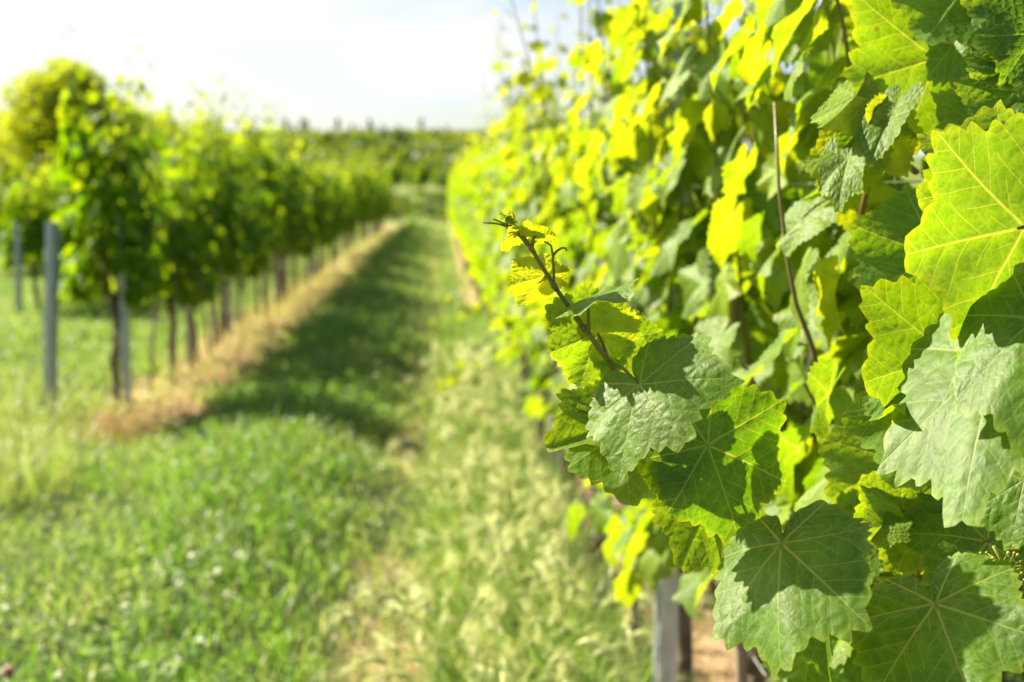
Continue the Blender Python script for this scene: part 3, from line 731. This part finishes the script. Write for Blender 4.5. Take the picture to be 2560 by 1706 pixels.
# flower clusters
def flowers(c, d, n, spread, seed):
    r = random.Random(seed); b = MB(); c = Vector(c)
    ax = (at(c.x + 70, c.y + 130, d) - at(c.x, c.y, d))
    base = L(at(c.x, c.y, d))
    for k in range(n):
        t = r.random(); p0 = base + ax * t; q = p0 + Vector((r.gauss(0, 1), r.gauss(0, 1), r.gauss(0, 1))).normalized() * spread * r.uniform(.4, 1) * (1 - .5 * t)
        b.tube([p0, q], .0005, 4, tint=.3)
        b.tube([q - Vector((0, 0, .0012)), q - Vector((0, 0, .0004)), q + Vector((0, 0, .0008)), q + Vector((0, 0, .0014))], [.0004, .0014, .0013, .0004], 6, tint=r.random())
    b.tube([base - ax * .3, base, base + ax], [.0016, .0013, .0008], 6, tint=.3)
    b.build('flower_cluster', M_FLOWERBUD, hero)
flowers((2505, 1405, 0), .86, 150, .020, 1); flowers((2490, 1480, 0), .88, 120, .018, 2); flowers((2110, 1350, 0), 1.03, 120, .022, 3); flowers((2545, 1560, 0), .9, 90, .018, 4)

# foliage filling the near vine and the one beside it, kept behind the modelled leaves
def near_fill(seeds_y, parent, base):
    b = MB(); sb = MB()
    for seed, y0 in seeds_y:
        shoots, P, N, T, S, A, PET = grow_vine(seed, extra=150, nshoot=14, **HELIO)
        P = P + np.array([ROW_X, y0, 0]); px, py, d = project(P)
        keep = (d > np.where(px > 1900, 1.10, 1.2)) | ((d < .2) & (P[:, 1] < -.25))
        keep &= ~((np.abs(px - 2325) < 130) & (np.abs(py - 250) < 140))                         # a gap the sky shows through
        keep &= ~((px > 1500) & (px < 2000) & (py > 1480) & (d < 2.2))
        scatter_leaves(b, MID, (P - np.array(H0 if base is None else base))[keep], N[keep], T[keep], S[keep], A[keep], seed)
        for s in shoots:
            w = s + np.array([ROW_X, y0, 0]); q, _, dd = project(w)
            if dd.min() > 1.1: sb.tube(w - np.array(H0 if base is None else base), np.linspace(.0042, .0014, len(s)), 5, tint=np.repeat(np.linspace(1, .1, len(s)), 5))
    b.build('foliage', M_LEAF, parent)
    if sb.n: sb.build('shoots', M_SHOOT, parent)
near_fill([(61, .35), (62, 1.05)], hero, None)
v2 = empty('grapevine', (ROW_X, 1.75, 0)); tag(v2, 'grapevine right behind the nearest vine, before the nearest steel post', 'grapevine', 'grapevines of the tall row beside the lane')
near_fill([(63, 1.75)], v2, np.array((ROW_X, 1.75, 0)))
b = MB(); trunk_mesh(b, np.random.default_rng(6)); b.build('trunk', M_BARK, v2)

# straggling shoots that reach out of the rows and above them
def straggler(root_o, start, ctrl, n, seed, smax=.05, tmpl=MID, mat=M_LEAF):
    r = np.random.default_rng(seed); p = np.array(ctrl, float); t = np.linspace(0, 1, n); k = np.linspace(0, 1, len(p))
    pts = np.stack([np.interp(t, k, p[:, i]) for i in range(3)], -1)
    pts[1:-1] = (pts[:-2] + pts[1:-1] * 2 + pts[2:]) / 4
    loc = np.array(root_o.matrix_basis.inverted() @ Matrix.Identity(4))[:3]
    to_l = lambda q: np.array([root_o.matrix_basis.inverted() @ Vector(x) for x in q])
    b = MB(); b.tube(to_l(pts), np.linspace(.003, .001, n), 6, tint=np.repeat(np.linspace(.9, .1, n), 6)); b.build('straggling_shoot', M_SHOOT, root_o)
    P, N, T, S, A = [], [], [], [], []
    for i in range(1, n):
        sd = 1 if i % 2 else -1; tt = i / n
        off = np.array([r.normal(0, .02), sd * .02, r.uniform(-.01, .03)])
        P.append(pts[i] + off); N.append([r.normal(-.3, .5), r.normal(0, .5), r.uniform(.2, 1)]); T.append([r.normal(0, .5), sd * .6, -r.uniform(.1, 1)])
        S.append(smax * (1 - .72 * tt) * r.uniform(.8, 1.1)); A.append(np.clip(.35 + .6 * tt + r.normal(0, .1), 0, 1))
    b = MB(); P = to_l(np.array(P)); scatter_leaves(b, tmpl, P, np.array(N), np.array(T), np.array(S), np.array(A), seed); b.build('shoot_leaves', mat, root_o)
tall = sorted([o for o in COL.objects if o.get('category') == 'grapevine' and abs(o.location.x - ROW_X) < .2], key=lambda o: o.location.y)
across = sorted([o for o in COL.objects if o.get('category') == 'grapevine' and abs(o.location.x - LEFT_X) < .2], key=lambda o: o.location.y)
def nearest(rows, y): return min(rows[1:] if rows is tall else rows, key=lambda o: abs(o.location.y - y))
for k, (rows, c) in enumerate((
    (tall, [(.40, 3.0, 1.3), (.24, 2.75, 1.62), (.155, 2.55, 1.83)]), (tall, [(.42, 3.4, 1.7), (.40, 3.3, 2.1), (.35, 3.2, 2.42)]), (tall, [(.4, 4.4, 1.7), (.35, 4.3, 2.1), (.31, 4.2, 2.4)]),
    (tall, [(.35, 3.9, .95), (.15, 3.7, .98), (.02, 3.6, 1.05)]), (tall, [(.3, 4.6, .75), (.08, 4.4, .66), (-.07, 4.3, .60)]), (tall, [(.3, 5.2, .8), (.08, 5.0, .62), (.0, 4.9, .55)]), (tall, [(.35, 6.2, .9), (.15, 6, .75), (-.02, 5.9, .72)]),
    (tall, [(.5, 8, 1.8), (.42, 8, 2.2), (.4, 8, 2.5)]), (tall, [(.5, 11, 1.8), (.45, 11, 2.2), (.4, 11, 2.55)]),
    (across, [(LEFT_X, 7.6, 1.6), (LEFT_X, 7.5, 1.9), (LEFT_X + .02, 7.45, 2.1)]), (across, [(LEFT_X, 11.0, 1.7), (LEFT_X + .05, 11, 2.2), (LEFT_X + .05, 11, 2.55)]), (across, [(LEFT_X, 15, 1.7), (LEFT_X + .05, 15, 2.1), (LEFT_X + .1, 15, 2.4)]),
    (across, [(LEFT_X, 8.4, 1.6), (LEFT_X, 8.4, 1.95), (LEFT_X + .02, 8.4, 2.15)]),
    )):
    straggler(nearest(rows, c[0][1]), None, c, 14, 900 + k)
# clips on the wires
clip = MB(); clip.box((0, 0, 0), (.012, .018, .03)); clip.tube([(0, 0, -.012), (.003, 0, -.035), (-.002, 0, -.06)], [.004, .003, .002], 6)
co = clip.build('wire_clip', M_PLASTIC); co.location = at(1993, 530, 1.7); tag(co, 'pale plastic clip hanging among leaves beside the dark upright shoot', 'clip')

# ------------------------------------------------------------------ grass
def blades(b, x, y, h, w, bend, tint, r, zoff=0.0):
    n = len(x); z = height(x, y) - .01 + zoff; a = r.uniform(0, 2 * np.pi, n); t = r.uniform(0, 2 * np.pi, n)
    dx, dy = np.cos(a) * w / 2, np.sin(a) * w / 2; bx, by = np.cos(t) * bend, np.sin(t) * bend
    V = np.empty((n, 7, 3))
    for k, (f, ww, zz) in enumerate(((0, 1, 0), (.3, .9, .48), (.72, .6, .82))):
        for sg, c in ((-1, 2 * k), (1, 2 * k + 1)):
            V[:, c, 0] = x + bx * f * h + sg * dx * ww; V[:, c, 1] = y + by * f * h + sg * dy * ww; V[:, c, 2] = z + h * zz * (1 - .12 * bend)
    V[:, 6, 0] = x + bx * 1.15 * h; V[:, 6, 1] = y + by * 1.15 * h; V[:, 6, 2] = z + h * (1 - .45 * bend)
    f = np.array([0, 1, 3, 2, 2, 3, 5, 4, 4, 5, 6])
    idx = f[None] + (np.arange(n) * 7)[:, None]
    b.add(V.reshape(-1, 3), idx, np.tile([4, 4, 3], n), tint=np.repeat(np.clip(tint, 0, 1), 7))

def bareness(x, y):
    w = x + .35 * (vnoise(x, y, .35, 8) - .5) + .2 * (vnoise(x, y, .9, 9) - .5)
    s = lambda c, hw, sf: 1 - sstep(hw, hw + sf, np.abs(w - c))
    m = s(-1.82, .26, .28) * sstep(6.6, 7.2, y)
    m = np.maximum(m, s(.60, .2, .2) * .85); m = np.maximum(m, s(-.14, .03, .2) * (.25 + .5 * sstep(.45, .7, vnoise(x, y, .8, 77)))); 
    m = np.maximum(m, 1 - sstep(.9, 1.6, np.abs(y + 1.0 - 48.5)))
    return m
r = np.random.default_rng(3); gb = MB()
for (x0, x1, y0, y1, dens, ww, hh) in ((-3.6, 2.2, 2.6, 6, 2100, .0066, .09), (-4.6, 2.6, 6, 10, 1500, .0085, .10), (-6.5, 3, 10, 18, 700, .011, .11), (-9, 3, 18, 32, 200, .022, .13), (-14, 5, 32, 58, 60, .045, .16)):
    n = int((x1 - x0) * (y1 - y0) * dens); x = r.uniform(x0, x1, n); y = r.uniform(y0, y1, n)
    cl = vnoise(x, y, .22, 4) * .6 + vnoise(x, y, .8, 5) * .6
    keep = (r.random(n) > bareness(x, y) * .93) & (r.random(n) < .1 + 1.25 * cl)
    x, y, cl = x[keep], y[keep], cl[keep]; n = len(x)
    lush = np.exp(-((x + .85) / .5) ** 2)
    h = hh * r.uniform(.45, 1.35, n) * (.5 + .8 * cl) * (1 + .55 * lush * vnoise(x, y, 1.7, 6) * 1.6)
    ti = .06 + .85 * r.random(n) ** 3 + .40 * (vnoise(x, y, .6, 7) - .5) + .35 * bareness(x, y) - .12 * lush
    blades(gb, x, y, h, ww * r.uniform(.7, 1.4, n), r.uniform(.2, 1.1, n), ti, r)
tag(gb.build('grass', M_GRASS), 'short green grass of the lane between the vine rows', 'grass', kind='stuff')
# tall pale grass in front of the row across, and along the tall row
gb = MB()
n = 9000; x = r.uniform(-4.2, -1.75, n); y = r.uniform(4.9, 7.6, n); k = (r.random(n) < vnoise(x, y, .5, 14) * sstep(-1.7, -2.3, x + .3 * (y - 6))); x, y = x[k], y[k]; n = len(x)
blades(gb, x, y, r.uniform(.14, .42, n), r.uniform(.004, .007, n), r.uniform(.2, .9, n), .25 + .6 * r.random(n), r)
n = 30000; y = 2.3 + 9 * r.random(n) ** 1.6; x = .24 + .18 * r.normal(0, 1, n); k = (x > .0) & (x < .44) & (r.random(n) < .3 + vnoise(x, y, .3, 15)); x, y = x[k], y[k]; n = len(x)
blades(gb, x, y, r.uniform(.14, .46, n), r.uniform(.004, .008, n), r.uniform(.15, .8, n), .05 + .7 * r.random(n) ** 2.2, r)
n = 5000; y = r.uniform(7, 40, n); x = LEFT_X + .3 + r.normal(0, .3, n)
blades(gb, x, y, r.uniform(.08, .22, n), r.uniform(.006, .012, n), r.uniform(.3, 1.0, n), .45 + .55 * r.random(n), r)
tag(gb.build('tall_grass', M_GRASS), 'tall pale grass along the feet of the vine rows', 'grass', kind='stuff')
# broad-leaved weeds in the turf
gb = MB(); n = 5200; x = r.uniform(-2.6, .2, n); y = 2.8 + 6 * r.random(n) ** 1.4; k = r.random(n) < sstep(.35, .7, vnoise(x, y, .45, 21)); x, y = x[k], y[k]; n = len(x)
scatter_leaves(gb, [FAR[0], FAR[1]], np.stack([x, y, height(x, y) + r.uniform(.02, .10, n)], -1), np.stack([r.normal(0, .5, n), r.normal(0, .5, n), np.ones(n)], -1), r.normal(0, 1, (n, 3)), r.uniform(.010, .024, n), r.uniform(.05, .6, n), 5)
tag(gb.build('clover_leaves', M_GRASS), 'low clover and weed leaves among the lane grass', 'weeds', kind='stuff')
# straw litter on the bare strips
gb = MB()
n = 9000; x = np.where(r.random(n) < .6, LEFT_X + .25 + .22 * r.normal(0, 1, n), .5 + .3 * r.normal(0, 1, n)); y = np.where(x < -1, r.uniform(6.7, 20, n), r.uniform(2.4, 12, n))
blades(gb, x, y, r.uniform(.03, .13, n), r.uniform(.003, .007, n), r.uniform(.8, 2.0, n), r.random(n), r)
tag(gb.build('straw_litter', M_STRAW), 'dry straw lying on the bare soil under the vines', 'straw', kind='stuff')
gb = MB(); n = 420; cx, cy = -1.83, 6.62; x = cx + .13 * r.normal(0, 1, n); y = cy + .16 * r.normal(0, 1, n)
blades(gb, x, y, r.uniform(.06, .22, n), r.uniform(.003, .007, n), r.uniform(.5, 1.6, n), r.uniform(.6, 1, n), r)
tag(gb.build('dry_tuft', M_STRAW), 'orange tuft of dead grass beside the leaning end post', 'grass tuft')

# wild barley: single tufts with nodding, bristly heads
def make_barley(seed):
    r = random.Random(seed); root = empty('wild_barley'); st = MB(); heads = []
    lean = r.uniform(0, 6.28)
    for k in range(3):
        h = r.uniform(.28, .52); a = lean + r.gauss(0, .8); d = Vector((math.cos(a), math.sin(a), 0)); p = Vector((r.gauss(0, .025), r.gauss(0, .025), -.02)); pts = []
        arch = r.uniform(.04, .15)
        for t in np.linspace(0, 1, 8): pts.append(p + Vector((0, 0, h * (t - .10 * t ** 5))) + d * (arch * t ** 2.6))
        st.tube(pts, np.linspace(.0016, .0011, 8), 5, tint=.25)
        g = (pts[-1] - pts[-2]).normalized(); hd = MB(); c = pts[-1]; sp = []
        for t in np.linspace(0, 1, 6): sp.append(c + g * (.075 * t) - Vector((0, 0, .05 * t ** 2)))
        hd.tube(sp, [.002, .0055, .0062, .0055, .004, .001], 6, tint=.7)
        for q in range(34):
            t = r.random(); i = min(4, int(t * 5)); o = sp[i].lerp(sp[i + 1], t * 5 - i); tg = (sp[i + 1] - sp[i]).normalized()
            e = o + tg * r.uniform(.035, .065) + Vector((r.gauss(0, 1), r.gauss(0, 1), r.gauss(0, 1))).normalized() * .016
            hd.tube([o, e], [.0008, .0003], 3, tint=.95)
        heads.append(hd)
    st.build('stem', M_BARLEY, root)
    for hd in heads: hd.build('seed_head', M_BARLEY, root)
    lf = MB(); n = 10; rr = np.random.default_rng(seed)
    V0 = MB(); xs = rr.normal(0, .03, n); ys_ = rr.normal(0, .03, n)
    global height
    hs = height; height = lambda x, y: np.zeros(np.shape(x)); blades(lf, xs, ys_, rr.uniform(.12, .32, n), rr.uniform(.005, .009, n), rr.uniform(.4, 1.0, n), rr.uniform(.0, .4, n), rr); height = hs
    lf.build('leaf_blades', M_BARLEY, root)
    return root
bar = [make_barley(s) for s in range(6)]; n = 0
for k in range(260):
    y = 2.35 + 5.2 * random.random() ** 1.35; x = random.gauss(.19, .14)
    if not -.05 < x < .40: continue
    o = bar[n] if n < 6 else copy_tree(bar[n % 6]); n += 1
    o.location = (x, y, float(height(x, y))); o.rotation_euler = (0, 0, random.uniform(0, 6.28)); s = random.uniform(.75, 1.15); o.scale = (s, s, s)
    tag(o, 'pale nodding wild barley tuft between the lane and the sunlit vines', 'wild barley', 'wild barley tufts')
for o in bar[n:]: pass
# a clover blossom
cl = empty('clover_flower', at(22, 1690, 3.05)); cl.location.z = 0; b = MB(); b.tube([(0, 0, -.01), (.004, 0, .06), (0, .003, .115)], .0016, 6, tint=.2); b.build('stem', M_BARLEY, cl)
b = MB()
for k in range(70):
    d = Vector((random.gauss(0, 1), random.gauss(0, 1), random.gauss(.2, 1))).normalized(); p = Vector((0, .003, .118)); b.tube([p + d * .004, p + d * .012, p + d * .017 + Vector((0, 0, .002))], [.0016, .0022, .0006], 5, tint=random.random())
b.build('blossom', M_PINK, cl); tag(cl, 'single pink clover blossom in the lane grass', 'flower')

# ------------------------------------------------------------------ trees, wood and hill behind
def leaf_cloud(b, centres, radii, per, size, r, squash=.85, tint=(0, 1)):
    for c, rad in zip(centres, radii):
        n = int(per * (rad / np.mean(radii)) ** 2); d = norm(r.normal(0, 1, (n, 3))); p = c + d * (rad * r.uniform(.35, 1.05, (n, 1)) ** .6) * [1, 1, squash]
        nn = norm(d * .6 + r.normal(0, .7, (n, 3))); t = norm(np.cross(nn, r.normal(0, 1, (n, 3)))); u = np.cross(nn, t); s = size * r.uniform(.6, 1.4, (n, 1))
        V = np.stack([p - t * s, p - u * s * .55 + nn * s * .12, p + t * s, p + u * s * .55 + nn * s * .12], 1)
        b.add(V.reshape(-1, 3), np.arange(4 * n), np.full(n, 4), tint=np.repeat(np.clip(r.uniform(*tint) + r.normal(0, .25, n), 0, 1), 4))
def make_tree(name, h, w, nclump, per, size, seed, mat, base_h=.22, point=0.0, tint=(0, 1)):
    r = np.random.default_rng(seed); root = empty(name); b = MB()
    b.tube([(0, 0, -.3), (.02 * h * r.normal(), 0, h * .3), (.02 * h * r.normal(), .01 * h, h * .62), (0, 0, h * .88)], np.array([.045, .034, .02, .006]) * w * .6, 9)
    C_, R_ = [], []
    for k in range(nclump):
        t = r.random() ** .8; z = h * (base_h + (1 - base_h) * t * .93); prof = math.sin(math.pi * min(1, .16 + .80 * t)) ** .7 if not point else max(.08, 1 - t) ** point
        a = r.uniform(0, 6.28); rr = w / 2 * prof * r.uniform(.35, .92)
        C_.append((math.cos(a) * rr, math.sin(a) * rr, z)); R_.append(w * r.uniform(.10, .17) * (.6 + .4 * prof))
        if k % 3 == 0:
            b.tube([(0, 0, z * .72), (math.cos(a) * rr * .5, math.sin(a) * rr * .5, z * .88), (math.cos(a) * rr, math.sin(a) * rr, z)], np.array([.014, .009, .004]) * w * .6, 5)
    b.build('trunk', M_TRUNK, root)
    c = MB(); leaf_cloud(c, np.array(C_), np.array(R_), per, size, r, tint=tint); c.build('crown', mat, root)
    return root
def stand(o, px, d, label, cat='tree', group=None, rot=0, sc=1.0, dz=0.0):
    p = at(px, 480, d); o.location = (p.x, p.y, float(height(p.x, p.y)) + dz); o.rotation_euler = (0, 0, rot); o.scale = (sc, sc, sc); tag(o, label, cat, group); return o
stand(make_tree('broadleaf_tree', 9.7, 10.0, 150, 150, .17, 1, M_TREE, .12, tint=(.35, .95)), 178, 84, 'big rounded tree rising above the vines, glowing yellow green')
stand(make_tree('broadleaf_tree', 6.6, 8.5, 70, 130, .18, 2, M_TREE, .05, tint=(.2, .8)), 20, 92, 'low dark spreading tree beside the big rounded tree')
stand(make_tree('broadleaf_tree', 9.4, 5.0, 60, 130, .18, 6, M_TREE, .05, tint=(.2, .8)), -70, 98, 'tall tree mostly cut off by the picture edge')
stand(make_tree('bush', 8.0, 7.5, 60, 120, .18, 3, M_TREE, .0, tint=(.2, .9)), 380, 100, 'rounded bush right of the big tree, half behind the vines')
stand(make_tree('bush', 5.6, 7.0, 50, 120, .18, 4, M_TREE, .0, tint=(.1, .7)), 262, 92, 'dense bush at the foot of the big rounded tree')
stand(make_tree('bush', 7.3, 10.0, 60, 120, .18, 5, M_TREE, .0, tint=(.2, .8)), 490, 112, 'wide low bush between the big tree and the wooded hill')
bb_ = MB(); r = np.random.default_rng(12); C_ = np.stack([r.uniform(-14, 6, 330), r.uniform(51.2, 59, 330), np.zeros(330)], -1); C_[:, 2] = height(C_[:, 0], C_[:, 1]) + .12
leaf_cloud(bb_, C_, r.uniform(.22, .45, 330), 45, .13, r, .8, tint=(0, .4)); tag(bb_.build('scrub', M_WOOD), 'dark low scrub on the bank behind the cross track', 'scrub', kind='stuff')
# the far hill: light vineyard rows above, a dark wood below them
r = np.random.default_rng(9); fb = MB(); C_, R_ = [], []
for k in range(520):
    y = r.uniform(165, 262); x = r.uniform(-95, 30)
    den = vnoise(x, y, 26, 31)
    if den < .34: continue
    C_.append((x, y, float(height(x, y)) + 1.6)); R_.append(r.uniform(1.6, 3.2))
leaf_cloud(fb, np.array(C_), np.array(R_), 70, .75, r, .9, tint=(0, .55)); tag(fb.build('wood', M_WOOD), 'dark wood on the lower slope of the far hill', 'wood', kind='stuff')
fb = MB(); C_, R_ = [], []
for row in range(12):
    for x in np.arange(-100, 35, 1.8):
        y = 272 + row * 6.2 + .10 * x; C_.append((x + r.normal(0, .4), y, float(height(x, y)) + .8)); R_.append(r.uniform(.8, 1.3))
leaf_cloud(fb, np.array(C_), np.array(R_), 16, .6, r, .9, tint=(.5, 1)); tag(fb.build('hillside_vines', M_WOOD), 'distant vine rows striping the top of the hill', 'vineyard', kind='stuff')
sl = [make_tree('slender_tree', 5.5, 2.2, 18, 60, .35, s, M_WOOD, .05, .8, (.2, .9)) for s in (41, 42)]
for k in range(26):
    o = sl[k] if k < 2 else copy_tree(sl[k % 2])
    stand(o, 690 + k * 16.5 + random.gauss(0, 9), 338 + random.uniform(-4, 6), 'tiny pointed tree standing on the skyline of the far hill', 'tree', 'pointed trees on the hill skyline', random.uniform(0, 6), random.choice((.35, .5, .7, .9, 1.2)))
